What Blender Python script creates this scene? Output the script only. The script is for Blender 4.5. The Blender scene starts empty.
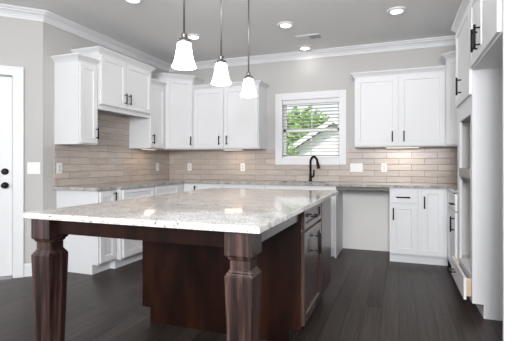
import bpy, bmesh, math, random
from mathutils import Vector, Matrix
random.seed(7)
C = bpy.context.scene.collection
PI = math.pi

# ------------------------------------------------------------------ camera
TH = 0.3525
cam_d = bpy.data.cameras.new('camera')
cam = bpy.data.objects.new('camera', cam_d); C.objects.link(cam)
cam.location = (0, 0, 1.1666); cam.rotation_euler = (PI/2, 0, TH)
cam_d.sensor_width = 36; cam_d.sensor_fit = 'HORIZONTAL'
cam_d.lens = 388.43/512*36
cam_d.shift_y = -7.2/512
cam_d.clip_start = .02
bpy.context.scene.camera = cam

# ------------------------------------------------------------------ world, exposure
w = bpy.data.worlds.new('sky'); bpy.context.scene.world = w
w.use_nodes = True
nt = w.node_tree; nt.nodes.clear()
wo = nt.nodes.new('ShaderNodeOutputWorld'); bg = nt.nodes.new('ShaderNodeBackground')
tc = nt.nodes.new('ShaderNodeTexCoord'); sp = nt.nodes.new('ShaderNodeSeparateXYZ'); cr = nt.nodes.new('ShaderNodeValToRGB')
nt.links.new(tc.outputs['Generated'], sp.inputs[0]); nt.links.new(sp.outputs['Z'], cr.inputs[0])
cr.color_ramp.elements[0].position = 0.0; cr.color_ramp.elements[0].color = (.97, .985, 1, 1)
cr.color_ramp.elements[1].position = .5; cr.color_ramp.elements[1].color = (.80, .91, 1, 1)
nt.links.new(cr.outputs[0], bg.inputs['Color'])
# the sky is brighter on the open, sunlit side of the house (towards -Y)
mr = nt.nodes.new('ShaderNodeMapRange'); mr.inputs['From Min'].default_value = .3; mr.inputs['From Max'].default_value = -.6
mr.inputs['To Min'].default_value = 1.0; mr.inputs['To Max'].default_value = 1.5
nt.links.new(sp.outputs['Y'], mr.inputs['Value']); nt.links.new(mr.outputs['Result'], bg.inputs['Strength'])
nt.links.new(bg.outputs[0], wo.inputs[0])
vs = bpy.context.scene.view_settings
vs.view_transform = 'Standard'; vs.look = 'None'; vs.gamma = 1; vs.use_curve_mapping = False
vs.exposure = 0.14
CAN_W = 2.5          # one ceiling can light
PENDANT_E = 15.0      # pendant shade emission
UNDER_W = 0.6        # one under-cabinet light

# added soft fill far behind the camera, then the photographer's camera_flash just above it
fl = bpy.data.lights.new('rear_fill', 'AREA'); fl.shape = 'DISK'; fl.size = 1.3; fl.energy = 290; fl.color = (.965, .985, 1)
flo = bpy.data.objects.new('rear_fill', fl); C.objects.link(flo); flo.location = (.10, -3.6, 2.15); flo.rotation_euler = (PI/2+.03, 0, .03)
fl = bpy.data.lights.new('camera_flash', 'AREA'); fl.shape = 'DISK'; fl.size = .3; fl.energy = 26; fl.color = (.985, .99, 1)
flo = bpy.data.objects.new('camera_flash', fl); C.objects.link(flo); flo.location = (.14, -.12, 1.70); flo.rotation_euler = (PI/2, 0, .30)
su = bpy.data.lights.new('sun', 'SUN'); su.energy = 3.6; su.angle = .02; su.color = (1, .97, .93)
suo = bpy.data.objects.new('sun', su); C.objects.link(suo); suo.rotation_euler = (math.radians(38), 0, math.radians(12))
# ------------------------------------------------------------------ room numbers
H = 2.744; XL = -3.503; YB = 5.432; XR = 1.14
CORNER = (-3.503, 3.05)      # where the angled door wall meets the left wall
R2 = math.sqrt(.5)

# ------------------------------------------------------------------ materials
def mat(name, col, rough=.5, metal=0.0, spec=.5, coat=0.0):
    m = bpy.data.materials.new(name); m.use_nodes = True
    b = m.node_tree.nodes['Principled BSDF']
    b.inputs['Base Color'].default_value = (*col, 1); b.inputs['Roughness'].default_value = rough
    b.inputs['Metallic'].default_value = metal
    b.inputs['Specular IOR Level'].default_value = spec
    b.inputs['Coat Weight'].default_value = coat
    return m
def nd(m, t, **k):
    n = m.node_tree.nodes.new(t)
    for a, v in k.items():
        if a in n.inputs: n.inputs[a].default_value = v
        else: setattr(n, a, v)
    return n
def lk(m, a, b): m.node_tree.links.new(a, b)
def bsdf(m): return m.node_tree.nodes['Principled BSDF']
def ramp(m, stops):
    n = m.node_tree.nodes.new('ShaderNodeValToRGB'); e = n.color_ramp.elements
    while len(e) > 1: e.remove(e[0])
    e[0].position, e[0].color = stops[0][0], (*stops[0][1], 1)
    for p, c in stops[1:]:
        x = e.new(p); x.color = (*c, 1)
    return n
def mix(m, fac, a, b, mode='MIX'):
    n = m.node_tree.nodes.new('ShaderNodeMix'); n.data_type = 'RGBA'; n.blend_type = mode
    for s, v in ((n.inputs[0], fac), (n.inputs[6], a), (n.inputs[7], b)):
        if hasattr(v, 'links') or hasattr(v, 'is_linked'): lk(m, v, s)
        elif isinstance(v, tuple): s.default_value = (*v, 1)
        else: s.default_value = v
    return n.outputs[2]
def painted(name, col, rough, amt=.03):
    m = mat(name, col, rough)
    n = nd(m, 'ShaderNodeTexNoise', Scale=35.0, Detail=3.0)
    g = m.node_tree.nodes.new('ShaderNodeNewGeometry'); lk(m, g.outputs['Position'], n.inputs['Vector'])
    bp = nd(m, 'ShaderNodeBump', Strength=amt, Distance=.003)
    lk(m, n.outputs[0], bp.inputs['Height']); lk(m, bp.outputs[0], bsdf(m).inputs['Normal'])
    return m

M = {}
M['wall'] = painted('wall_paint', (.515, .505, .493), .75)
M['ceiling'] = painted('ceiling_paint', (.83, .83, .83), .85)
M['trim'] = painted('trim_paint', (.75, .75, .765), .45, .01)
M['cab'] = painted('cabinet_lacquer', (.735, .735, .75), .5, .008); M['cab'].node_tree.nodes['Principled BSDF'].inputs['Specular IOR Level'].default_value = .3
M['niche'] = painted('cabinet_interior', (.82, .79, .78), .5, .01)
M['dark_gap'] = mat('shadow_gap_paint', (.10, .095, .09), .7)
M['black'] = mat('black_metal', (.012, .011, .012), .5, .2, spec=.3)
M['bronze'] = mat('oil_rubbed_bronze', (.02, .016, .015), .35, .8)
M['nickel'] = mat('brushed_nickel', (.27, .265, .26), .34, 1.0)
M['plate'] = mat('white_plastic', (.80, .80, .80), .35)
M['slot'] = mat('outlet_slot', (.45, .45, .45), .5)
M['steel'] = mat('stainless', (.6, .6, .6), .3, 1.0)
M['vinyl'] = mat('window_vinyl', (.78, .78, .77), .4)
M['blind'] = mat('blind_slat', (.80, .79, .77), .45)
M['vent'] = mat('vent_metal', (.66, .66, .66), .45)
M['maple'] = mat('maple_drawer_side', (.62, .45, .28), .5)
M['rail'] = mat('dark_strip_board', (.15, .14, .13), .6)
M['lightened_wall'] = painted('lightened_bay_wall', (.78, .765, .75), .7)  # paler than the wall paint, brightness of the bay put into the colour
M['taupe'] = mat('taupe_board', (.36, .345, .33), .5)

def wood(name, c0, c1, c2, rough, sx=26., sz=1.6, coat=.25):
    m = mat(name, c1, rough, coat=coat); bsdf(m).inputs['Coat Roughness'].default_value = .15
    t = nd(m, 'ShaderNodeTexCoord'); mp = nd(m, 'ShaderNodeMapping'); mp.inputs['Scale'].default_value = (sx, sx, sz)
    n = nd(m, 'ShaderNodeTexNoise', Scale=1.0, Detail=6.0, Roughness=.6, Distortion=.4)
    lk(m, t.outputs['Object'], mp.inputs[0]); lk(m, mp.outputs[0], n.inputs['Vector'])
    r = ramp(m, [(.36, c0), (.5, c1), (.66, c2)]); lk(m, n.outputs[0], r.inputs[0])
    lk(m, r.outputs[0], bsdf(m).inputs['Base Color'])
    return m
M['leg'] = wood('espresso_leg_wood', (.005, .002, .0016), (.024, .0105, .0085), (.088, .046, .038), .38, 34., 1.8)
M['panel'] = wood('espresso_shaded_wood', (.006, .0018, .001), (.011, .0034, .0018), (.026, .0072, .0034), .38, 5., 1.2, .08)  # darker island wood, shade under the slab overhang put into its colour
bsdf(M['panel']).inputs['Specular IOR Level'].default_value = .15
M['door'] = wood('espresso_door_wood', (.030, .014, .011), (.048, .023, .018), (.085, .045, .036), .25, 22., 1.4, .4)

# plank floor (planks run along Y)
m = M['floor'] = mat('dark_plank_floor', (.04, .035, .033), .38, spec=.22)
g = nd(m, 'ShaderNodeNewGeometry'); sx = nd(m, 'ShaderNodeSeparateXYZ'); cb = nd(m, 'ShaderNodeCombineXYZ')
lk(m, g.outputs['Position'], sx.inputs[0]); lk(m, sx.outputs['Y'], cb.inputs['X']); lk(m, sx.outputs['X'], cb.inputs['Y'])
br = nd(m, 'ShaderNodeTexBrick', Scale=1.0)
br.inputs['Color1'].default_value = (.027, .0195, .0165, 1); br.inputs['Color2'].default_value = (.052, .039, .034, 1)
br.inputs['Mortar'].default_value = (.003, .003, .003, 1); br.inputs['Mortar Size'].default_value = .0032
br.inputs['Mortar Smooth'].default_value = .3; br.inputs['Brick Width'].default_value = 1.25; br.inputs['Row Height'].default_value = .127
br.offset = .37; br.offset_frequency = 2
lk(m, cb.outputs[0], br.inputs['Vector'])
mp = nd(m, 'ShaderNodeMapping'); mp.inputs['Scale'].default_value = (2.2, 60, 1); lk(m, cb.outputs[0], mp.inputs[0])
n = nd(m, 'ShaderNodeTexNoise', Scale=1.0, Detail=5.0); lk(m, mp.outputs[0], n.inputs['Vector'])
r = ramp(m, [(.3, (.5, .5, .5)), (.7, (1.5, 1.47, 1.43))]); lk(m, n.outputs[0], r.inputs[0])
lk(m, mix(m, 1.0, br.outputs['Color'], r.outputs[0], 'MULTIPLY'), bsdf(m).inputs['Base Color'])
bp = nd(m, 'ShaderNodeBump', Strength=.35, Distance=.002)
ad = nd(m, 'ShaderNodeMath', operation='MULTIPLY_ADD'); lk(m, br.outputs['Fac'], ad.inputs[0]); ad.inputs[1].default_value = -1.0
ml = nd(m, 'ShaderNodeMath', operation='MULTIPLY'); lk(m, n.outputs[0], ml.inputs[0]); ml.inputs[1].default_value = .35
lk(m, ml.outputs[0], ad.inputs[2]); lk(m, ad.outputs[0], bp.inputs['Height']); lk(m, bp.outputs[0], bsdf(m).inputs['Normal'])

# granite
def granite(name, light, mid):
    m = mat(name, light, .06, spec=.5)
    g = nd(m, 'ShaderNodeNewGeometry')
    n1 = nd(m, 'ShaderNodeTexNoise', Scale=9.0, Detail=7.0, Roughness=.62); lk(m, g.outputs['Position'], n1.inputs['Vector'])
    n2 = nd(m, 'ShaderNodeTexNoise', Scale=70.0, Detail=4.0, Roughness=.6); lk(m, g.outputs['Position'], n2.inputs['Vector'])
    n3 = nd(m, 'ShaderNodeTexNoise', Scale=34.0, Detail=5.0, Roughness=.7, Distortion=.6); lk(m, g.outputs['Position'], n3.inputs['Vector'])
    r1 = ramp(m, [(.42, light), (.62, mid)]); lk(m, n1.outputs[0], r1.inputs[0])
    r2 = ramp(m, [(.46, (1, 1, 1)), (.66, (.50, .465, .44))]); lk(m, n2.outputs[0], r2.inputs[0])
    r3 = ramp(m, [(.585, (1, 1, 1)), (.65, (.10, .09, .09))]); lk(m, n3.outputs[0], r3.inputs[0])
    a = mix(m, 1.0, r1.outputs[0], r2.outputs[0], 'MULTIPLY')
    lk(m, mix(m, .9, a, r3.outputs[0], 'MULTIPLY'), bsdf(m).inputs['Base Color'])
    return m
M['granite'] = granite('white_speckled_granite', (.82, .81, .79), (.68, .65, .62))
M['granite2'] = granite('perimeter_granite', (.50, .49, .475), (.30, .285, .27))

# subway tile; axis = which world axis runs along the wall
def tile(name, axis):
    m = mat(name, (.4, .35, .3), .16, spec=.36)
    g = nd(m, 'ShaderNodeNewGeometry'); s = nd(m, 'ShaderNodeSeparateXYZ'); c = nd(m, 'ShaderNodeCombineXYZ')
    lk(m, g.outputs['Position'], s.inputs[0]); lk(m, s.outputs[axis], c.inputs['X'])
    zz = nd(m, 'ShaderNodeMath', operation='SUBTRACT'); lk(m, s.outputs['Z'], zz.inputs[0]); zz.inputs[1].default_value = .914
    lk(m, zz.outputs[0], c.inputs['Y'])
    b = nd(m, 'ShaderNodeTexBrick', Scale=1.0)
    b.inputs['Color1'].default_value = (.46, .40, .36, 1); b.inputs['Color2'].default_value = (.53, .468, .428, 1)
    b.inputs['Mortar'].default_value = (.28, .25, .228, 1); b.inputs['Mortar Size'].default_value = .0028
    b.inputs['Mortar Smooth'].default_value = .4; b.inputs['Brick Width'].default_value = .308; b.inputs['Row Height'].default_value = .0795
    b.offset = .5
    lk(m, c.outputs[0], b.inputs['Vector'])
    mp = nd(m, 'ShaderNodeMapping'); mp.inputs['Scale'].default_value = (3, 22, 1); lk(m, c.outputs[0], mp.inputs[0])
    n = nd(m, 'ShaderNodeTexNoise', Scale=1.6, Detail=5.0); lk(m, mp.outputs[0], n.inputs['Vector'])
    r = ramp(m, [(.3, (.90, .895, .89)), (.7, (1.09, 1.09, 1.09))]); lk(m, n.outputs[0], r.inputs[0])
    lk(m, mix(m, 1.0, b.outputs['Color'], r.outputs[0], 'MULTIPLY'), bsdf(m).inputs['Base Color'])
    rr = nd(m, 'ShaderNodeMath', operation='MULTIPLY_ADD'); lk(m, b.outputs['Fac'], rr.inputs[0]); rr.inputs[1].default_value = .5; rr.inputs[2].default_value = .26
    lk(m, rr.outputs[0], bsdf(m).inputs['Roughness'])
    bp = nd(m, 'ShaderNodeBump', Strength=.8, Distance=.003)
    iv = nd(m, 'ShaderNodeMath', operation='SUBTRACT'); iv.inputs[0].default_value = 1.0; lk(m, b.outputs['Fac'], iv.inputs[1])
    wv = nd(m, 'ShaderNodeMath', operation='MULTIPLY_ADD'); lk(m, n.outputs[0], wv.inputs[0]); wv.inputs[1].default_value = .25; lk(m, iv.outputs[0], wv.inputs[2])
    lk(m, wv.outputs[0], bp.inputs['Height']); lk(m, bp.outputs[0], bsdf(m).inputs['Normal'])
    return m
M['tile_back'] = tile('taupe_tile_back', 'X'); M['tile_left'] = tile('taupe_tile_left', 'Y')

def emit(name, col, s, base=(.9, .9, .9)):
    m = mat(name, base, .3)
    b = bsdf(m); b.inputs['Emission Color'].default_value = (*col, 1); b.inputs['Emission Strength'].default_value = s
    return m
M['shade'] = emit('lit_opal_glass', (1, .975, .94), PENDANT_E)
M['lens'] = emit('lit_can_lens', (1, .97, .92), 9.0)
M['strip'] = emit('lit_warm_diffuser', (1, .80, .60), 1.3)
# window glass
m = M['glass'] = bpy.data.materials.new('window_glass'); m.use_nodes = True
t_ = m.node_tree; t_.nodes.clear()
o_ = t_.nodes.new('ShaderNodeOutputMaterial'); tr = t_.nodes.new('ShaderNodeBsdfTransparent'); gl = t_.nodes.new('ShaderNodeBsdfGlossy')
gl.inputs['Roughness'].default_value = .02; mx = t_.nodes.new('ShaderNodeMixShader'); fr = t_.nodes.new('ShaderNodeFresnel'); fr.inputs[0].default_value = 1.3
t_.links.new(fr.outputs[0], mx.inputs[0]); t_.links.new(tr.outputs[0], mx.inputs[1]); t_.links.new(gl.outputs[0], mx.inputs[2]); t_.links.new(mx.outputs[0], o_.inputs[0])
# outdoors
M['grass'] = mat('lawn', (.10, .16, .05), .9)
m = M['leaf'] = mat('tree_leaf', (.16, .30, .06), .6)
n = nd(m, 'ShaderNodeTexNoise', Scale=3.0, Detail=3.0); r = ramp(m, [(.3, (.10, .22, .035)), (.7, (.34, .50, .15))])
g = nd(m, 'ShaderNodeNewGeometry'); lk(m, g.outputs['Position'], n.inputs['Vector']); lk(m, n.outputs[0], r.inputs[0]); lk(m, r.outputs[0], bsdf(m).inputs['Base Color'])
M['bark'] = mat('tree_bark', (.10, .07, .05), .9)
m = M['siding'] = mat('white_lap_siding', (.86, .86, .86), .6)
g = nd(m, 'ShaderNodeNewGeometry'); wv = nd(m, 'ShaderNodeTexWave', Scale=1.2, wave_type='BANDS', bands_direction='Z', wave_profile='SAW')
lk(m, g.outputs['Position'], wv.inputs['Vector']); bp = nd(m, 'ShaderNodeBump', Strength=.5, Distance=.02); lk(m, wv.outputs[0], bp.inputs['Height']); lk(m, bp.outputs[0], bsdf(m).inputs['Normal'])
M['roof'] = mat('grey_shingle', (.22, .22, .23), .9)

# ------------------------------------------------------------------ mesh helpers
def bx(bm, x0, x1, y0, y1, z0, z1, mtx=None):
    x0, x1 = min(x0, x1), max(x0, x1); y0, y1 = min(y0, y1), max(y0, y1); z0, z1 = min(z0, z1), max(z0, z1)
    v = [bm.verts.new((x, y, z)) for z in (z0, z1) for y in (y0, y1) for x in (x0, x1)]
    if mtx:
        for q in v: q.co = mtx @ q.co
    for f in ((0, 2, 3, 1), (4, 5, 7, 6), (0, 1, 5, 4), (2, 6, 7, 3), (0, 4, 6, 2), (1, 3, 7, 5)):
        bm.faces.new([v[i] for i in f])
    return v
def prism(bm, poly, z0, z1):
    a = [bm.verts.new((x, y, z0)) for x, y in poly]; b = [bm.verts.new((x, y, z1)) for x, y in poly]
    k = len(poly)
    bm.faces.new(a[::-1]); bm.faces.new(b)
    for i in range(k): bm.faces.new((a[i], a[(i+1) % k], b[(i+1) % k], b[i]))
def tube(bm, pts, r, seg=10, caps=True):
    rings = []; pts = [Vector(p) for p in pts]; up = None
    for i, p in enumerate(pts):
        t = (pts[min(i+1, len(pts)-1)] - pts[max(i-1, 0)]).normalized()
        if up is None:
            up = Vector((0, 0, 1)) if abs(t.z) < .9 else Vector((1, 0, 0))
        a = t.cross(up).normalized(); b = a.cross(t).normalized(); up = b
        rr = r[i] if isinstance(r, (list, tuple)) else r
        rings.append([bm.verts.new(p + a*math.cos(2*PI*k/seg)*rr + b*math.sin(2*PI*k/seg)*rr) for k in range(seg)])
    for i in range(len(rings)-1):
        for k in range(seg):
            f = bm.faces.new((rings[i][k], rings[i][(k+1) % seg], rings[i+1][(k+1) % seg], rings[i+1][k])); f.smooth = True
    if caps:
        bm.faces.new(rings[0][::-1]); bm.faces.new(rings[-1])
def lathe(bm, prof, seg=24, cx=0, cy=0, smooth=True, mtx=None):
    rings = []
    for r, z in prof:
        ring = [bm.verts.new((cx + r*math.cos(2*PI*k/seg), cy + r*math.sin(2*PI*k/seg), z)) for k in range(seg)]
        if mtx:
            for q in ring: q.co = mtx @ q.co
        rings.append(ring)
    for i in range(len(rings)-1):
        for k in range(seg):
            f = bm.faces.new((rings[i][k], rings[i][(k+1) % seg], rings[i+1][(k+1) % seg], rings[i+1][k])); f.smooth = smooth
    if prof[0][0] > 1e-4: bm.faces.new(rings[0][::-1])
    if prof[-1][0] > 1e-4: bm.faces.new(rings[-1])
def sqloft(bm, prof):
    """square section column: list of (half_width, z)"""
    rings = [[bm.verts.new((sx*h, sy*h, z)) for sx, sy in ((-1, -1), (1, -1), (1, 1), (-1, 1))] for h, z in prof]
    for i in range(len(rings)-1):
        for k in range(4): bm.faces.new((rings[i][k], rings[i][(k+1) % 4], rings[i+1][(k+1) % 4], rings[i+1][k]))
    bm.faces.new(rings[0][::-1]); bm.faces.new(rings[-1])
def sweep(bm, path, prof, closed_prof=True):
    """sweep profile [(out, z)] along a 2D path; 'out' is to the right of travel; mitred"""
    n = len(path); rings = []
    for i, p in enumerate(path):
        p = Vector(p)
        d0 = (p - Vector(path[i-1])).normalized() if i > 0 else None
        d1 = (Vector(path[i+1]) - p).normalized() if i < n-1 else None
        d0 = d0 or d1; d1 = d1 or d0
        n0 = Vector((d0.y, -d0.x)); n1 = Vector((d1.y, -d1.x))
        mm = (n0 + n1).normalized(); k = 1/max(.3, mm.dot(n0))
        rings.append([bm.verts.new((p.x + mm.x*k*o, p.y + mm.y*k*o, z)) for o, z in prof])
    q = len(prof)
    for i in range(n-1):
        for k in range(q):
            bm.faces.new((rings[i][k], rings[i][(k+1) % q], rings[i+1][(k+1) % q], rings[i+1][k]))
    bm.faces.new(rings[0]); bm.faces.new(rings[-1][::-1])
def obj(name, bm, m, parent=None, bevel=0):
    bmesh.ops.recalc_face_normals(bm, faces=bm.faces)
    me = bpy.data.meshes.new(name); bm.to_mesh(me); bm.free()
    me.materials.append(m if not isinstance(m, str) else M[m])
    o = bpy.data.objects.new(name, me); C.objects.link(o)
    if parent: o.parent = parent
    if bevel:
        b = o.modifiers.new('bevel', 'BEVEL'); b.width = bevel; b.segments = 2; b.limit_method = 'ANGLE'
    return o
def tag(o, label, cat, group=None):
    o['label'] = label; o['category'] = cat
    if group: o['group'] = group
    return o
def thing(name, label, cat, loc=(0, 0, 0), rz=0, group=None):
    o = bpy.data.objects.new(name, None); C.objects.link(o); o.empty_display_size = .1
    o.location = loc; o.rotation_euler = (0, 0, rz)
    return tag(o, label, cat, group)
def struct(name, bm, m, parent=None, bevel=0):
    o = obj(name, bm, m, parent, bevel); o['kind'] = 'structure'; return o
def dup(root, loc, label):
    r = root.copy(); C.objects.link(r); r.location = loc; r['label'] = label
    for ch in list(root.children):
        c = ch.copy(); C.objects.link(c); c.parent = r
        for gch in ch.children:
            d = gch.copy(); C.objects.link(d); d.parent = c
    return r
B = bmesh.new

# ------------------------------------------------------------------ structure
e = (-R2, -R2)                                   # along the angled wall, away from the corner
def dpt(s, out=0): return (CORNER[0] + e[0]*s + R2*out, CORNER[1] + e[1]*s - R2*out)   # out = into the room
DEND = 3.6
FRONT = -4.2
# floor and ceiling
room = [dpt(DEND), CORNER, (XL, YB), (XR, YB), (XR, FRONT), (dpt(DEND)[0], FRONT)]
bm = B(); prism(bm, room, -.05, 0); struct('floor', bm, 'floor')
bm = B(); prism(bm, room, H, H+.05); struct('ceiling', bm, 'ceiling')
# back wall with window opening
WX0, WX1, WZ0, WZ1 = -1.600, -.765, 1.238, 2.085
bm = B(); T = .15
bx(bm, XL-T, WX0, YB, YB+T, 0, H); bx(bm, WX1, XR+T, YB, YB+T, 0, H)
bx(bm, WX0, WX1, YB, YB+T, 0, WZ0); bx(bm, WX0, WX1, YB, YB+T, WZ1, H)
struct('wall_back', bm, 'wall')
bm = B(); prism(bm, [(XL, CORNER[1]), (XL, YB), (XL-T, YB), (XL-T, CORNER[1]+.062)], 0, H); struct('wall_left', bm, 'wall')
bm = B(); bx(bm, XR, XR+T, FRONT, YB, 0, H); struct('wall_right', bm, 'wall')
# angled wall with a door opening
D0, D1, DZ = .272, 1.195, 2.055
def dbox(bm, s0, s1, o0, o1, z0, z1):
    prism(bm, [dpt(s0, o0), dpt(s1, o0), dpt(s1, o1), dpt(s0, o1)], z0, z1)
bm = B()
dbox(bm, 0, D0, 0, -.15, 0, H); dbox(bm, D1, DEND, 0, -.15, 0, H); dbox(bm, D0, D1, 0, -.15, DZ, H)
struct('wall_angled', bm, 'wall')
# crown along the ceiling
cp = [(0, H-.097), (.014, H-.097), (.014, H-.078), (.021, H-.078), (.026, H-.064), (.044, H-.042), (.064, H-.031), (.064, H-.020), (.074, H-.020), (.082, H-.012), (.092, H-.012), (.092, H), (0, H)]
bm = B(); sweep(bm, [dpt(DEND), CORNER, (XL, YB), (XR, YB), (XR, FRONT)], cp); struct('trim_1', bm, 'trim')
# baseboards
bp_ = [(0, 0), (.016, 0), (.016, .11), (.010, .128), (0, .132)]
bm = B(); sweep(bm, [dpt(D0-.095), CORNER, (XL, 3.22)], bp_); struct('baseboard_left', bm, 'trim')
bm = B(); sweep(bm, [dpt(DEND), dpt(D1+.095)], bp_); struct('baseboard_angled', bm, 'trim')

# door in the angled wall
droot = bpy.data.objects.new('door_1', None); C.objects.link(droot); droot['kind'] = 'structure'
bm = B()
dbox(bm, D0-.095, D0-.004, .02, 0, 0, DZ+.09); dbox(bm, D1+.004, D1+.095, .02, 0, 0, DZ+.09); dbox(bm, D0-.004, D1+.004, .02, 0, DZ+.004, DZ+.09)
dbox(bm, D0-.10, D0-.078, .026, .02, 0, DZ+.095); dbox(bm, D1+.078, D1+.10, .026, .02, 0, DZ+.095); dbox(bm, D0-.078, D1+.078, .026, .02, DZ+.073, DZ+.095)
struct('door_casing', bm, 'trim', droot)
bm = B(); dbox(bm, D0-.004, D0+.001, 0, -.15, 0, DZ); dbox(bm, D1-.001, D1+.004, 0, -.15, 0, DZ); dbox(bm, D0, D1, 0, -.15, DZ-.003, DZ+.004); struct('door_jamb', bm, 'trim', droot)
bm = B()
a0, a1, dz0, dz1 = D0+.005, D1-.005, .022, DZ-.009
L0, L1, LZ0, LZ1 = D0+.145, D1-.145, .25, DZ-.165
dbox(bm, a0, L0, -.012, -.056, dz0, dz1); dbox(bm, L1, a1, -.012, -.056, dz0, dz1); dbox(bm, L0, L1, -.012, -.056, dz0, LZ0); dbox(bm, L0, L1, -.012, -.056, LZ1, dz1)
dslab = struct('door_slab', bm, 'trim', droot)
bm = B()
dbox(bm, L0-.03, L0+.012, .002, -.012, LZ0-.03, LZ1+.03); dbox(bm, L1-.012, L1+.03, .002, -.012, LZ0-.03, LZ1+.03)
dbox(bm, L0+.012, L1-.012, .002, -.012, LZ0-.03, LZ0+.012); dbox(bm, L0+.012, L1-.012, .002, -.012, LZ1-.012, LZ1+.03)
struct('glass_frame', bm, 'trim', dslab)
bm = B(); dbox(bm, L0, L1, -.018, -.022, LZ0, LZ1); struct('door_glass', bm, 'glass', dslab)
bm = B()
z = LZ0+.01
while z < LZ1-.01:
    dbox(bm, L0+.005, L1-.005, -.026, -.044, z, z+.0035); z += .016
struct('enclosed_blind', bm, 'blind', dslab)
def dmtx(s, z):
    p = dpt(s, -.012); return Matrix.Translation((p[0], p[1], z)) @ Matrix.Rotation(PI/4, 4, 'Z') @ Matrix.Rotation(PI/2, 4, 'X')
bm = B(); lathe(bm, [(.033, 0), (.033, .008), (.024, .013), (.012, .016), (.012, .034), (.024, .040), (.029, .052), (.025, .063), (.010, .068), (.0001, .068)], 20, mtx=dmtx(D0+.066, .943)); struct('door_knob', bm, 'black', dslab)
bm = B(); lathe(bm, [(.033, 0), (.033, .012), (.027, .018), (.0001, .018)], 20, mtx=dmtx(D0+.066, 1.083)); bx(bm, -.005, .005, -.016, .016, .016, .03, dmtx(D0+.066, 1.083)); struct('deadbolt', bm, 'black', dslab)
bm = B(); dbox(bm, D0, D1, .03, -.15, 0, .02); struct('door_threshold', bm, 'nickel', droot)

# window in the back wall
wroot = bpy.data.objects.new('window_1', None); C.objects.link(wroot); wroot['kind'] = 'structure'
bm = B(); cw = .092; cy = YB-.02
bx(bm, WX0-cw, WX0, cy, YB, WZ0-cw, WZ1+cw); bx(bm, WX1, WX1+cw, cy, YB, WZ0-cw, WZ1+cw)
bx(bm, WX0, WX1, cy, YB, WZ0-cw, WZ0); bx(bm, WX0, WX1, cy, YB, WZ1, WZ1+cw)
struct('window_casing', bm, 'trim', wroot, bevel=.003)
bm = B(); t = .008
bx(bm, WX0, WX0+t, YB-.02, YB+.14, WZ0, WZ1); bx(bm, WX1-t, WX1, YB-.02, YB+.14, WZ0, WZ1); bx(bm, WX0, WX1, YB-.02, YB+.14, WZ0, WZ0+t); bx(bm, WX0, WX1, YB-.02, YB+.14, WZ1-t, WZ1)
struct('window_jamb', bm, 'trim', wroot)
wz = 1.640; wcx = (WX0+WX1)/2
for nm, y, z0, z1 in (('lower_sash', YB+.085, WZ0+t, wz+.02), ('upper_sash', YB+.112, wz-.02, WZ1-t)):
    bm = B(); q = .035
    bx(bm, WX0+t, WX0+t+q, y, y+.025, z0, z1); bx(bm, WX1-t-q, WX1-t, y, y+.025, z0, z1)
    bx(bm, WX0+t, WX1-t, y, y+.025, z0, z0+q); bx(bm, WX0+t, WX1-t, y, y+.025, z1-q, z1)
    bx(bm, wcx-.008, wcx+.008, y+.004, y+.021, z0, z1)
    s = struct(nm, bm, 'vinyl', wroot)
    bm = B(); bx(bm, WX0+t+q, WX1-t-q, y+.010, y+.014, z0+q, z1-q); struct('glass_pane', bm, 'glass', s)

# backsplash tile
bm = B(); yb0 = YB-.012
bx(bm, XL+.012, WX0-cw, yb0, YB, .914, 1.372); bx(bm, WX1+cw, XR, yb0, YB, .914, 1.372); bx(bm, WX0-cw, WX1+cw, yb0, YB, .914, WZ0-cw)
tag(obj('tile_backsplash', bm, 'tile_back'), 'taupe subway tile backsplash running along the back wall under the window', 'backsplash')
bm = B(); prism(bm, [(XL, 3.19), (XL+.012, 3.19), (XL+.012, yb0), (XL, yb0)], .914, 1.372); bx(bm, XL, XL+.012, 3.47, 4.425, 1.372, 1.80)
tag(obj('tile_backsplash', bm, 'tile_left'), 'taupe subway tile backsplash on the left wall beside the angled door wall', 'backsplash')

# ------------------------------------------------------------------ cabinet parts (local: x along the face, -y outward, z up)
def handle(parent, cx, cz, L=.13, vertical=True, y=-.02):
    bm = B(); a = L/2; q = L*.36
    if vertical:
        tube(bm, [(cx, y-.034, cz-a), (cx, y-.034, cz+a)], .0078, 8)
        for s in (-q, q): tube(bm, [(cx, y+.001, cz+s), (cx, y-.034, cz+s)], .0058, 8)
    else:
        tube(bm, [(cx-a, y-.034, cz), (cx+a, y-.034, cz)], .0078, 8)
        for s in (-q, q): tube(bm, [(cx+s, y+.001, cz), (cx+s, y-.034, cz)], .0058, 8)
    return obj('handle', bm, 'black', parent)
def shaker(parent, name, x0, x1, z0, z1, m='cab', rail=.058, rec=.009, y=0):
    bm = B(); f = y-.02
    if min(x1-x0, z1-z0) < .17: rail = min(rail, .034)
    def ring(ix, yy): return [bm.verts.new(p) for p in ((x0+ix, yy, z0+ix), (x1-ix, yy, z0+ix), (x1-ix, yy, z1-ix), (x0+ix, yy, z1-ix))]
    rs = [ring(0, y), ring(0, f+.002), ring(.002, f), ring(rail, f), ring(rail+.006, f+rec), ]
    for a, b in zip(rs, rs[1:]):
        for k in range(4): bm.faces.new((a[k], a[(k+1) % 4], b[(k+1) % 4], b[k]))
    bm.faces.new(rs[-1]); bm.faces.new(rs[0][::-1])
    return obj(name, bm, m, parent)
def slab_front(parent, name, x0, x1, z0, z1, m='cab', y=0):
    bm = B(); bx(bm, x0, x1, y-.02, y, z0, z1); return obj(name, bm, m, parent, bevel=.002)
CROWN = [(0, 0), (.006, 0), (.010, .012), (.018, .020), (.036, .040), (.046, .046), (.050, .052), (.050, .062), (0, .062)]
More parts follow.
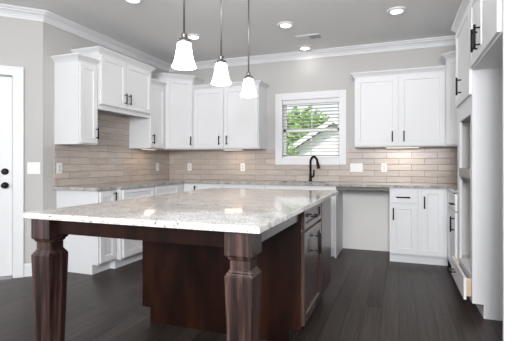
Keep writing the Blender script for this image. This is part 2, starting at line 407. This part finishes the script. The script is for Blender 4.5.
def cab_crown(parent, w, d, z, left=True, right=True, m='cab'):
    path = ([(0, d)] if left else []) + [(0, 0), (w, 0)] + ([(w, d)] if right else [])
    bm = B(); sweep(bm, path, [(o, z+h) for o, h in CROWN])
    # cap so that the moulding reads solid from above
    bx(bm, 0.001, w-.001, 0.001, d, z+.03, z+.034)
    return obj('crown_moulding', bm, m, parent)

# ------------------------------------------------------------------ upper cabinets
def upper(label, loc, rz, w, d, z0, z1, doors, crown=(True, True), name='wall_cabinet', under=False):
    """doors: list of (x0, x1, handle_x or None)"""
    t = thing(name, label, 'cabinet', loc, rz, 'white wall cabinets')
    bm = B(); bx(bm, 0, w, 0, d, z0, z1)
    obj('cabinet_box', bm, 'cab', t)
    for x0, x1, hx in doors:
        dr = shaker(t, 'door', x0, x1, z0+.012, z1-.008)
        if hx is not None: handle(dr, hx, z0+.125)
    cab_crown(t, w, d, z1, *crown)
    if under:
        bm = B(); bx(bm, 0, w, .012, .03, z0-.045, z0); obj('light_rail', bm, 'cab', t)
    return t
UD = .329
LOWZ, TALLZ = 2.254, 2.398
upper('single-door white wall cabinet nearest the angled door wall, beside tall two-door one', (XL+UD, 3.195, 0), PI/2, .272, UD-.001, 1.372, LOWZ, [(.012, .262, .236)], (True, False))
t = upper('raised two-door white wall cabinet on the left wall above bare tile, bottom edge highest', (XL+UD+.03, 3.468, 0), PI/2, .962, UD+.029, 1.82, TALLZ, [(.012, .440, .408), (.452, .948, .486)], (True, True), under=True)
upper('narrow single-door white wall cabinet between the raised two-door one and corner cabinet', (XL+UD, 4.432, 0), PI/2, .360, UD-.001, 1.372, LOWZ, [(.012, .348, .052)], (False, False))
# diagonal corner cabinet (left)
def diag_cab(label, poly, fa, fb, hx):
    """poly footprint, front runs from fa to fb"""
    fa, fb = Vector(fa), Vector(fb); dv = fb - fa; rz = math.atan2(dv.y, dv.x); w_ = dv.length
    t = thing('corner_wall_cabinet', label, 'cabinet', (fa.x, fa.y, 0), rz, 'white wall cabinets')
    inv = Matrix.Rotation(-rz, 2)
    bm = B(); prism(bm, [tuple(inv @ (Vector(p) - fa)) for p in poly], 1.372, TALLZ); obj('cabinet_box', bm, 'cab', t)
    dr = shaker(t, 'door', .014, w_-.014, 1.384, TALLZ-.008)
    if hx is not None: handle(dr, hx if hx > 0 else w_+hx, 1.372+.125)
    path = [tuple(inv @ (Vector(p) - fa)) for p in (poly[-1], poly[0], poly[1], poly[2])]
    bm = B(); sweep(bm, path, [(o, TALLZ+h) for o, h in CROWN])
    prism(bm, [tuple(inv @ (Vector(p) - fa)) for p in poly], TALLZ+.001, TALLZ+.02); obj('crown_moulding', bm, 'cab', t)
    return t
LC = [(XL+UD, 4.794), (-2.873, YB-UD), (-2.873, YB-.001), (XL+.001, YB-.001), (XL+.001, 4.794)]
diag_cab('tall diagonal white corner cabinet where left and back walls meet', LC, LC[0], LC[1], -.055)
BL = -1.836
upper('two-door white wall cabinet left of the window on the back wall', (-2.871, YB-UD, 0), 0, BL+2.871, UD-.001, 1.372, LOWZ, [(.014, .494, .440), (.506, 1.023, .560)], (False, True))
upper('two-door white wall cabinet right of the window on the back wall', (-.532, YB-UD, 0), 0, 1.056, UD-.001, 1.372, LOWZ, [(.014, .520, .456), (.532, 1.044, .590)], (True, False))
RC = [(.526, YB-UD), (.811, 4.818), (XR-.001, 4.818), (XR-.001, YB-.001), (.526, YB-.001)]
diag_cab('tall diagonal white corner cabinet at the right end, partly behind the oven cabinet', RC, RC[0], RC[1], None)

# ------------------------------------------------------------------ base cabinets
def base(label, loc, rz, w, d, fronts, toe=.075, toe_sides=(0, 0), name='base_cabinet', h=.884, m='cab', group='white base cabinets'):
    """fronts: (kind, x0, x1, z0, z1, handle(x, z, vertical, L) or None)"""
    t = thing(name, label, 'cabinet', loc, rz, group)
    bm = B(); bx(bm, 0, w, 0, d, .105, h); obj('cabinet_box', bm, m, t)
    bm = B(); bx(bm, toe_sides[0], w-toe_sides[1], toe, d, 0, .105); obj('toe_kick', bm, m, t)
    for kind, x0, x1, z0, z1, hd in fronts:
        o = slab_front(t, 'drawer', x0, x1, z0, z1, m) if kind == 'slab' else shaker(t, kind, x0, x1, z0, z1, m)
        if hd: handle(o, hd[0], hd[1], hd[3], hd[2])
    return t
XA, XB_ = -2.935, -2.87
base('narrow white base cabinet at the open end of the left counter', (XA, 3.222, 0), PI/2, .270, XA-XL-.001,
     [('door', .02, .254, .12, .868, (.215, .79, True, .13))])
base('wide white drawer base cabinet stepped forward on the left counter', (XB_, 3.493, 0), PI/2, .617, XB_-XL-.001,
     [('drawer', .03, .597, .735, .868, None), ('drawer', .03, .597, .43, .72, None), ('drawer', .03, .597, .12, .415, None)])
base('white corner base cabinet where the left and back counters meet', (XB_, 4.111, 0), PI/2, .711, XB_-XL-.001,
     [('drawer', .02, .53, .735, .868, None), ('door', .02, .53, .12, .72, None)])
YF = 4.822
base('white base cabinet with one door on the back wall, left of the sink cabinet', (XB_+.002, YF, 0), 0, .620, YB-YF-.001,
     [('door', .06, .605, .12, .868, (.200, .79, True, .13))])
base('white drawer base cabinet on the back wall, second from the sink corner', (-2.247, YF, 0), 0, .62, YB-YF-.001,
     [('drawer', .02, .60, .735, .868, None), ('drawer', .02, .60, .43, .72, None), ('drawer', .02, .60, .12, .415, None)])
# sink base: open box of panels so that the sink bowl can hang inside
t = thing('sink_base_cabinet', 'white sink base cabinet under the window, beside the empty dishwasher space', 'cabinet', (-1.626, YF, 0), 0, 'white base cabinets')
bm = B(); wS = .901; dS = YB-YF-.001
bx(bm, 0, .018, 0, dS, .105, .884); bx(bm, wS-.018, wS, 0, dS, .0, .884); bx(bm, .018, wS-.018, dS-.01, dS, .105, .884); bx(bm, .018, wS-.018, 0, dS-.01, .105, .123)
bx(bm, .018, wS-.018, 0, .018, .72, .884); bx(bm, .018, .05, 0, .018, .123, .72); bx(bm, wS-.05, wS-.018, 0, .018, .123, .72)
obj('cabinet_box', bm, 'cab', t)
bm = B(); bx(bm, 0, wS-.018, .075, .09, 0, .105); obj('toe_kick', bm, 'cab', t)
shaker(t, 'false_front', .02, wS-.02, .735, .868)
for a, b, hx in ((.02, wS/2-.004, wS/2-.05), (wS/2+.004, wS-.02, wS/2+.05)):
    handle(shaker(t, 'door', a, b, .12, .72), hx, .64)
# right of the dishwasher space
base('white base cabinet with a drawer over a door, right of the empty dishwasher space', (-.102, YF, 0), 0, .313, YB-YF-.001,
     [('slab', .012, .296, .708, .872, (.148, .775, False, .15)), ('door', .012, .296, .118, .694, (.042, .580, True, .14))])
base('white base cabinet with one full-height door at the right back corner', (.212, YF, 0), 0, .31, YB-YF-.001,
     [('door', .032, .262, .118, .872, (.060, .722, True, .14))])
OX = .522           # front plane of the right-hand run
base('white base cabinet with a drawer over a door, tucked behind the tall oven cabinet', (OX, YF-.002, 0), -PI/2, .69, XR-OX-.001,
     [('drawer', .09, .682, .708, .872, (.640, .775, False, .13)), ('door', .09, .682, .118, .694, (.652, .580, True, .15))])

# worktop around the room
bm = B(); z0, z1 = .884, .914
SX0, SX1, SY0, SY1 = -1.50, -.86, 4.93, 5.30      # sink cut-out
fy = YF-.035; fx = XB_+.025
bx(bm, XL, XA+.03, 3.168, 3.47, z0, z1); bx(bm, XL, fx, 3.47, YB, z0, z1)
bx(bm, fx, SX0, fy, YB, z0, z1); bx(bm, SX1, OX-.03, fy, YB, z0, z1); bx(bm, SX0, SX1, fy, SY0, z0, z1); bx(bm, SX0, SX1, SY1, YB, z0, z1)
bx(bm, OX-.03, XR, 4.124, YB, z0, z1)
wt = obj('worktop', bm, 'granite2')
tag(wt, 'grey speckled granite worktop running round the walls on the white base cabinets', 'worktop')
bm = B(); bx(bm, -.724, -.103, YF+.004, YF+.05, .840, .8835); tag(obj('under_worktop_strip', bm, 'rail'), 'dark strip under the worktop across the empty dishwasher space', 'rail')  # dark strip just below the worktop edge
bm = B(); bx(bm, -.724, -.103, YB-.006, YB-.0005, 0, .8835); struct('bay_lightening_board', bm, 'lightened_wall')  # pale board added over the wall to brighten the dishwasher bay
# sink
bm = B(); s0, s1, r0, r1 = SX0-.01, SX1+.01, SY0-.01, SY1+.01
bx(bm, s0, s1, r0, r1, .690, .696); bx(bm, s0, s0+.008, r0, r1, .696, .8835); bx(bm, s1-.008, s1, r0, r1, .696, .8835); bx(bm, s0, s1, r0, r0+.008, .696, .8835); bx(bm, s0, s1, r1-.008, r1, .696, .8835)
tag(obj('kitchen_sink', bm, 'steel'), 'stainless undermount sink set into the worktop under the window', 'sink')
# faucet
t = thing('kitchen_faucet', 'dark bronze gooseneck faucet on the worktop in front of the window', 'faucet', (-1.158, 5.345, .914))
bm = B(); lathe(bm, [(.027, 0), (.027, .008), (.021, .014), (.019, .10), (.016, .11), (.014, .12)], 16); obj('base', bm, 'bronze', t)
bm = B(); pts = [(0, 0, .11), (0, 0, .255)]
for k in range(1, 13):
    a = PI*k/12*.93; pts.append((.068*(1-math.cos(a))*.85, -.05*(1-math.cos(a))*.85, .255+.088*math.sin(a)))
tube(bm, pts, .0155, 10); obj('spout', bm, 'bronze', t)
p = Vector(pts[-1]); d = (Vector(pts[-1])-Vector(pts[-2])).normalized()
bm = B(); tube(bm, [p-d*.005, p+d*.04, p+d*.085, p+d*.095], [.017, .021, .024, .019], 10); obj('spray_head', bm, 'bronze', t)
bm = B(); tube(bm, [(.014, 0, .062), (.045, -.005, .070)], [.013, .012], 10); tube(bm, [(.042, -.005, .068), (.048, -.008, .11), (.052, -.010, .165)], [.012, .010, .009], 8); obj('lever', bm, 'bronze', t)

# ------------------------------------------------------------------ tall oven cabinet, fridge bay
OY0, OY1 = 3.327, 4.118
t = thing('oven_tower_cabinet', 'tall white oven cabinet with open niches and a drawer pulled slightly open', 'cabinet', (OX, OY1, 0), -PI/2)
w_ = OY1-OY0; d_ = XR-OX-.001; zt = TALLZ
bm = B(); s = .02
bx(bm, 0, s, .075, d_, 0, .105); bx(bm, 0, s, 0, d_, .105, zt)
bx(bm, w_-s, w_, .075, d_, 0, .105); bx(bm, w_-s, w_, 0, d_, .105, zt)
bx(bm, s, w_-s, d_-.012, d_, .105, zt); bx(bm, s, w_-s, 0, d_, zt-.02, zt); bx(bm, s, w_-s, 0.02, d_, .105, .123)
obj('side_panels', bm, 'cab', t)
st = .085; sf = .135
bm = B()
bx(bm, s, sf, 0, .02, .105, zt); bx(bm, w_-st, w_-s, 0, .02, .105, zt)
bx(bm, sf, w_-st, 0, .02, 1.548, zt); bx(bm, sf, w_-st, 0, .02, .105, .305)
obj('face_frame', bm, 'cab', t)
bm = B(); bx(bm, s, w_-s, .075, .09, 0, .105); obj('toe_kick', bm, 'cab', t)
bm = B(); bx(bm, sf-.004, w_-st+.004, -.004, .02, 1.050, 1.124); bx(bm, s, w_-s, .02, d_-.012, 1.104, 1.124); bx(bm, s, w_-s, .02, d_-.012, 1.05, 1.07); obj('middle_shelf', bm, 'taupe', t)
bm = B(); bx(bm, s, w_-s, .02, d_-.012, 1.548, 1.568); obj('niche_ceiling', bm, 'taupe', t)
bm = B(); bx(bm, s, w_-s, .02, d_-.012, .287, .305); obj('niche_floor', bm, 'niche', t)
bm = B(); bx(bm, s, s+.004, .02, d_-.012, .305, 1.05); bx(bm, w_-s-.004, w_-s, .02, d_-.012, .305, 1.05); bx(bm, s, s+.004, .02, d_-.012, 1.124, 1.548); bx(bm, w_-s-.004, w_-s, .02, d_-.012, 1.124, 1.548)
bx(bm, s, w_-s, d_-.016, d_-.012, .305, 1.548); obj('niche_lining', bm, 'niche', t)
dr = shaker(t, 'door', .03, w_-.015, 1.692, zt-.012); handle(dr, 0.370, 1.83, .15)
yo = -.036
dw = slab_front(t, 'drawer', .03, w_-.02, .122, .292, 'cab', y=yo); handle(dw, .28, .215, .13, False, y=yo-.02)
bm = B()
bx(bm, .07, .084, yo, .40, .135, .272); bx(bm, w_-.084, w_-.07, yo, .40, .135, .272); bx(bm, .084, w_-.084, yo, .40, .135, .143); bx(bm, .084, w_-.084, .388, .40, .143, .272)
obj('drawer_box', bm, 'maple', dw)
cab_crown(t, w_, d_, zt, True, False)
# cabinet over the fridge bay
FY0 = 2.412
t = thing('refrigerator_cabinet', 'white two-door cabinet bridging the empty refrigerator bay, high on the right', 'cabinet', (OX, OY0-.002, 0), -PI/2)
w_ = OY0-.002-FY0; bm = B(); bx(bm, 0, w_, 0, d_, 1.872, zt); obj('cabinet_box', bm, 'cab', t)
sx_ = .365
handle(shaker(t, 'door', .010, sx_-.003, 1.884, zt-.012), sx_-.048, 2.005, .155)
handle(shaker(t, 'door', sx_+.003, w_-.03, 1.884, zt-.012), sx_+.055, 2.005, .155)
cab_crown(t, w_, d_, zt, False, False)
bm = B(); bx(bm, OX, XR-.001, FY0-.025, FY0-.001, 0, zt+.06)
tag(obj('refrigerator_end_panel', bm, 'cab'), 'tall white end panel at the right edge, near side of the refrigerator bay', 'panel')

# ------------------------------------------------------------------ island
IX0, IX1, IY0, IY1 = -1.81, -.52, 1.455, 3.62
bm = B(); bx(bm, IX0, IX1, IY0, IY1, .884, .914)
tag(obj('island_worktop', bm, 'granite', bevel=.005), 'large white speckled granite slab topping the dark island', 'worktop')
isl = thing('kitchen_island', 'dark espresso wood island with two square tapered legs and a cabinet behind', 'island', (-1.18, 2.42, 0))
def rel(x, y): return (x+1.18, y-2.42)
BX0, BX1, BY0, BY1 = -1.79, -.59, 2.42, 3.50
def ibx(bm, x0, x1, y0, y1, z0, z1):
    a = rel(x0, y0); b = rel(x1, y1); bx(bm, a[0], b[0], a[1], b[1], z0, z1)
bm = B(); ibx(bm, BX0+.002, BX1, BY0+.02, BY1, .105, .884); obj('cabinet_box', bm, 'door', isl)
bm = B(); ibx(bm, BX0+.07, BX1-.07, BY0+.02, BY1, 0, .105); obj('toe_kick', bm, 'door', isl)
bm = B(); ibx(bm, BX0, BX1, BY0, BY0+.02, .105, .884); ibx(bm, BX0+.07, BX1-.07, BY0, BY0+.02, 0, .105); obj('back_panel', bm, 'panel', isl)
LP = [(.0625, .884), (.0625, .776), (.0595, .771), (.054, .769), (.051, .758), (.045, .754), (.045, .714), (.049, .711), (.051, .703), (.0555, .701), (.0585, .692), (.0625, .689), (.0625, .680), (.044, .02), (.044, 0)]
for cx in (-1.7425, -.6325):
    bm = B(); sqloft(bm, LP[::-1]); lg = obj('leg', bm, 'leg', isl, bevel=.0015); p = rel(cx, 1.5625); lg.location = (p[0], p[1], 0)
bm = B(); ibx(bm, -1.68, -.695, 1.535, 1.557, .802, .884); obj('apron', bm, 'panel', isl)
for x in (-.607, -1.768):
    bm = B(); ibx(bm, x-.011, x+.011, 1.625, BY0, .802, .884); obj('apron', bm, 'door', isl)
# right face of the island: an Empty-free local frame via rotated coordinates
def island_front(name, y0, y1, z0, z1, rail=.055):
    o = shaker(isl, name, y0, y1, z0, z1, 'door', rail)
    p = rel(BX1, 0); o.location = (p[0], p[1], 0); o.rotation_euler = (0, 0, PI/2); return o
handle(island_front('drawer', 2.452, 3.03, .735, .872), 2.70, .80, .14, False)
handle(island_front('door', 2.452, 3.03, .118, .715), 2.80, .585, .15, True)
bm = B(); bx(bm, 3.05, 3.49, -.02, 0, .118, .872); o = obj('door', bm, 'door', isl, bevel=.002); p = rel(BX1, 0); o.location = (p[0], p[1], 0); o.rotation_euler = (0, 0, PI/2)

# ------------------------------------------------------------------ outlets and switches
def plate(label, loc, rz, gangs, kind='outlet', hgt=.118):
    w_ = {1: .072, 2: .118, 3: .165}[gangs]
    t = thing('wall_outlet' if kind == 'outlet' else 'light_switch', label, kind, loc, rz, 'wall plates')
    bm = B(); bx(bm, -w_/2, w_/2, -.006, 0, -hgt/2, hgt/2); obj('cover_plate', bm, 'plate', t, bevel=.002)
    for k in range(gangs):
        x = (k-(gangs-1)/2)*.046
        bm = B(); bx(bm, x-.0165, x+.0165, -.008, -.005, -.0335, .0335); p = obj('insert', bm, 'plate', t)
        bm = B()
        if kind == 'outlet' and k == 0:
            for zc in (-.018, .018):
                bm = B(); bx(bm, x-.009, x+.009, -.0085, -.0078, zc-.010, zc+.010); obj('socket', bm, 'slot', p)
        else:
            bx(bm, x-.0165, x+.0165, -.0098, -.0078, 0, .0335); obj('rocker', bm, 'plate', p)
    return t
yw = yb0
plate('white outlet plate on back wall tile nearest the left corner', (-3.114, yw, 1.108), 0, 1)
plate('white outlet plate on back wall tile below the two-door cabinet left of window', (-2.206, yw, 1.108), 0, 1)
plate('white outlet plate on back wall tile, single one right of the wide switch plate', (-.184, yw, 1.108), 0, 1)
plate('wide white triple switch plate on back wall tile right of the window', (-.54, yw, 1.108), 0, 3, 'switch')
plate('white outlet plate on left wall tile under the cabinet nearest the door wall', (XL+.012, 3.246, 1.112), PI/2, 1)
plate('white outlet plate on left wall tile close to the back corner', (XL+.012, 5.087, 1.112), PI/2, 1)
p = dpt(.082, 0); plate('white double switch plate on the angled wall between door and cabinets', (p[0], p[1], 1.116), PI/4, 2, 'switch', .122)

# ------------------------------------------------------------------ window blind
t = thing('window_blind', 'white horizontal slat blind lowered with open slats in the kitchen window', 'blind', (wcx, YB+.035, WZ0))
hw = (WX1-WX0)/2-.012
bm = B(); bx(bm, -hw, hw, -.03, .028, WZ1-WZ0-.068, WZ1-WZ0-.010); obj('headrail', bm, 'trim', t, bevel=.003)
bm = B(); z = .045
while z < WZ1-WZ0-.08:
    mt = Matrix.Translation((0, 0, z)) @ Matrix.Rotation(math.radians(-7), 4, 'X')
    bx(bm, -hw, hw, -.025, .025, -.0014, .0014, mt); z += .0475
obj('slats', bm, 'blind', t)
bm = B(); bx(bm, -hw, hw, -.025, .025, .010, .028); obj('bottom_rail', bm, 'blind', t)
for x in (-hw*.72, hw*.72):
    bm = B()
    for y in (-.026, .026): tube(bm, [(x, y, .012), (x, y, WZ1-WZ0-.07)], .0012, 5)
    obj('cord', bm, 'blind', t)
bm = B(); tube(bm, [(hw*.55, -.034, WZ1-WZ0-.05), (hw*.55, -.034, .42)], .0018, 5); lathe(bm, [(.001, .385), (.006, .39), (.005, .42), (.001, .425)], 8, hw*.55, -.034); obj('pull_cord', bm, 'blind', t)

# ------------------------------------------------------------------ lamps
def lamp(name, kind, loc, energy, col, parent=None, **k):
    l = bpy.data.lights.new(name, kind); l.energy = energy; l.color = col
    for a, v in k.items(): setattr(l, a, v)
    o = bpy.data.objects.new(name, l); C.objects.link(o); o.location = loc
    if parent: o.parent = parent
    return o
# recessed ceiling cans
def can(loc, label):
    t = thing('recessed_light', label, 'ceiling light', loc, 0, 'recessed ceiling lights')
    bm = B(); lathe(bm, [(.100, 0), (.096, -.010), (.084, -.019), (.064, -.020), (.060, -.014), (.060, 0)], 28); obj('trim_ring', bm, 'trim', t)
    bm = B(); lathe(bm, [(.0601, -.008), (.0601, -.013), (.0001, -.015)], 28); obj('lens', bm, 'lens', t)
    lamp('can_lamp', 'AREA', (0, 0, -.024), CAN_W, (1, .975, .94), t, shape='DISK', size=.12)
    return t
c0 = can((-1.205, 4.255, H), 'recessed ceiling light near the vent, above the space in front of the sink')
cans = [((-1.20, 5.195, H), 'recessed ceiling light close to the back wall, above the window'),
        ((-.022, 4.255, H), 'recessed ceiling light farthest right, in front of the two-door cabinet right of the window'),
        ((-2.39, 4.255, H), 'recessed ceiling light just right of the nearest pendant'),
        ((-2.39, 3.083, H), 'recessed ceiling light at the top edge of the view, left of the pendants')]
for l, s in cans:
    r = dup(c0, l, s)
    if l[1] > 5:                        # the one by the wall is dimmed
        for ch in r.children:
            if ch.type == 'LIGHT': ch.data = ch.data.copy(); ch.data.energy = .5
# ceiling vent
t = thing('ceiling_vent', 'white louvred ceiling vent between two recessed lights', 'vent', (-1.05, 4.775, H))
bm = B(); bx(bm, -.155, .155, -.085, -.067, -.008, 0); bx(bm, -.155, .155, .067, .085, -.008, 0); bx(bm, -.155, -.137, -.067, .067, -.008, 0); bx(bm, .137, .155, -.067, .067, -.008, 0); bx(bm, -.004, .004, -.067, .067, -.008, 0); obj('frame', bm, 'trim', t)
bm = B()
for k in range(9):
    for s in (-1, 1):
        mt = Matrix.Translation((s*.0705, -.06+k*.015, -.006)) @ Matrix.Rotation(math.radians(40*s), 4, 'X'); bx(bm, -.065, .065, -.006, .006, -.0007, .0007, mt)
obj('louvres', bm, 'vent', t)
bm = B(); bx(bm, -.137, .137, -.067, .067, -.0015, 0); obj('duct_opening', bm, 'dark_gap', t)

# pendants over the island
def pendant(loc, label):
    t = thing('pendant_light', label, 'pendant light', loc, 0, 'pendants over the island')
    bm = B(); lathe(bm, [(.0001, H), (.06, H-.001), (.06, H-.018), (.05, H-.026), (.012, H-.03)], 24); obj('canopy', bm, 'nickel', t)
    bm = B(); tube(bm, [(0, 0, 1.90), (0, 0, H-.02)], .0058, 10); obj('rod', bm, 'nickel', t)
    bm = B(); lathe(bm, [(.010, 1.915), (.018, 1.912), (.020, 1.898), (.014, 1.893), (.016, 1.886), (.036, 1.878), (.041, 1.866), (.041, 1.858), (.033, 1.858)], 24); obj('socket_cap', bm, 'nickel', t)
    prof = [(.034, 1.868), (.038, 1.852), (.042, 1.83), (.0455, 1.805), (.050, 1.78), (.0555, 1.757), (.063, 1.736), (.067, 1.727), (.0685, 1.722), (.067, 1.718), (.063, 1.721), (.057, 1.736), (.046, 1.768), (.038, 1.80), (.032, 1.845)]
    bm = B(); lathe(bm, prof, 32); obj('glass_shade', bm, 'shade', t)
    return t
p0 = pendant((-1.16, 1.955, 0), 'lit white bell pendant nearest the camera, largest and leftmost of three')
dup(p0, (-1.16, 2.451, 0), 'lit white bell pendant in the middle of the row of three')
dup(p0, (-1.16, 2.977, 0), 'lit white bell pendant farthest along the row, smallest and rightmost')

# under-cabinet lights
def under(loc, rz, label, L):
    t = thing('under_cabinet_light', label, 'light', loc, rz, 'under-cabinet lights')
    bm = B(); bx(bm, -L/2, L/2, -.045, .045, -.012, 0); obj('housing', bm, 'plate', t)
    bm = B(); bx(bm, -L/2+.012, L/2-.012, -.034, .034, -.0145, -.012); obj('diffuser', bm, 'strip', t)
    lamp('strip_lamp', 'AREA', (0, 0, -.02), UNDER_W*L/.3, (1, .74, .5), t, shape='RECTANGLE', size=L*.9, size_y=.05)
under((-3.31, 4.63, 1.372), PI/2, 'small lit strip under the narrow cabinet by the left corner', .26)
under((-2.27, 5.22, 1.372), 0, 'lit strip under the cabinet left of the window', .30)
under((.04, 5.22, 1.372), 0, 'lit strip under the cabinet right of the window', .40)

# ------------------------------------------------------------------ outdoors through the window
bm = B(); bx(bm, -20, 10, YB+.3, 40, -.35, -.30); struct('ground', bm, 'grass')
t = thing('neighbour_house', 'white gabled house outside, seen through the kitchen window', 'house', (-2.0, 14, -.3))
hx0, hx1 = -1.62, 1.32; pk = -.15; ez = 1.98; k = .63
bm = B()
poly = [(hx0, 0), (hx1, 0), (hx1, ez), (pk, ez+(pk-hx0)*k), (hx0, ez)]
a = [bm.verts.new((x, 0, z)) for x, z in poly]; b = [bm.verts.new((x, 5, z)) for x, z in poly]
bm.faces.new(a); bm.faces.new(b[::-1])
for i in range(5): bm.faces.new((a[i], b[i], b[(i+1) % 5], a[(i+1) % 5]))
obj('wall', bm, 'siding', t)
for nm, xa, xb in (('roof', hx0-.35, pk), ('roof', pk, hx1+.35)):
    bm = B()
    z_at = lambda x: ez+.02+((x-hx0)*k if x <= pk else (pk-hx0)*k-(x-pk)*(pk-hx0)*k/(hx1-pk))
    q = [(xa, z_at(xa)), (xb, z_at(xb)), (xb, z_at(xb)+.14), (xa, z_at(xa)+.14)]
    aa = [bm.verts.new((x, -.3, z)) for x, z in q]; bb = [bm.verts.new((x, 5.3, z)) for x, z in q]
    bm.faces.new(aa); bm.faces.new(bb[::-1])
    for i in range(4): bm.faces.new((aa[i], bb[i], bb[(i+1) % 4], aa[(i+1) % 4]))
    rf = obj(nm, bm, 'roof', t)
    bm = B()
    q = [(xa, z_at(xa)-.03), (xb, z_at(xb)-.03), (xb, z_at(xb)+.16), (xa, z_at(xa)+.16)]
    aa = [bm.verts.new((x, -.34, z)) for x, z in q]; bb = [bm.verts.new((x, -.30, z)) for x, z in q]
    bm.faces.new(aa); bm.faces.new(bb[::-1])
    for i in range(4): bm.faces.new((aa[i], bb[i], bb[(i+1) % 4], aa[(i+1) % 4]))
    obj('fascia', bm, 'trim', rf)
def tree(loc, label, r, h):
    t = thing('tree', label, 'tree', loc, 0, 'trees outside')
    bm = B(); tube(bm, [(0, 0, 0), (.05, 0, h*.4), (0, .05, h*.75)], [.16, .12, .05], 8); obj('trunk', bm, 'bark', t)
    bm = B(); rnd = random.Random(len(label))
    for k in range(4200):
        u = rnd.uniform(-1, 1); a = rnd.uniform(0, 2*PI); q = math.sqrt(1-u*u); rr = r*(.55+.45*rnd.random()**.5)*(1+.18*math.sin(3*a+4*u)+.10*math.sin(9*a+7*u))
        c = Vector((rr*q*math.cos(a), rr*q*math.sin(a), h*.62+rr*u*.95))
        s = rnd.uniform(.09, .17)*r/1.5; d1 = Vector((rnd.gauss(0, 1), rnd.gauss(0, 1), rnd.gauss(0, 1))).normalized(); d2 = d1.orthogonal().normalized()
        v = [bm.verts.new(c+d1*s), bm.verts.new(c+d2*s*.6), bm.verts.new(c-d1*s), bm.verts.new(c-d2*s*.6)]; bm.faces.new(v)
    obj('foliage', bm, 'leaf', t)
tree((-5.45, 23, -.3), 'round green tree outside the window, behind the house roof line', 1.75, 4.6)
tree((-3.95, 12, -.3), 'bushy green shrub outside at the left of the window', .85, 2.3)
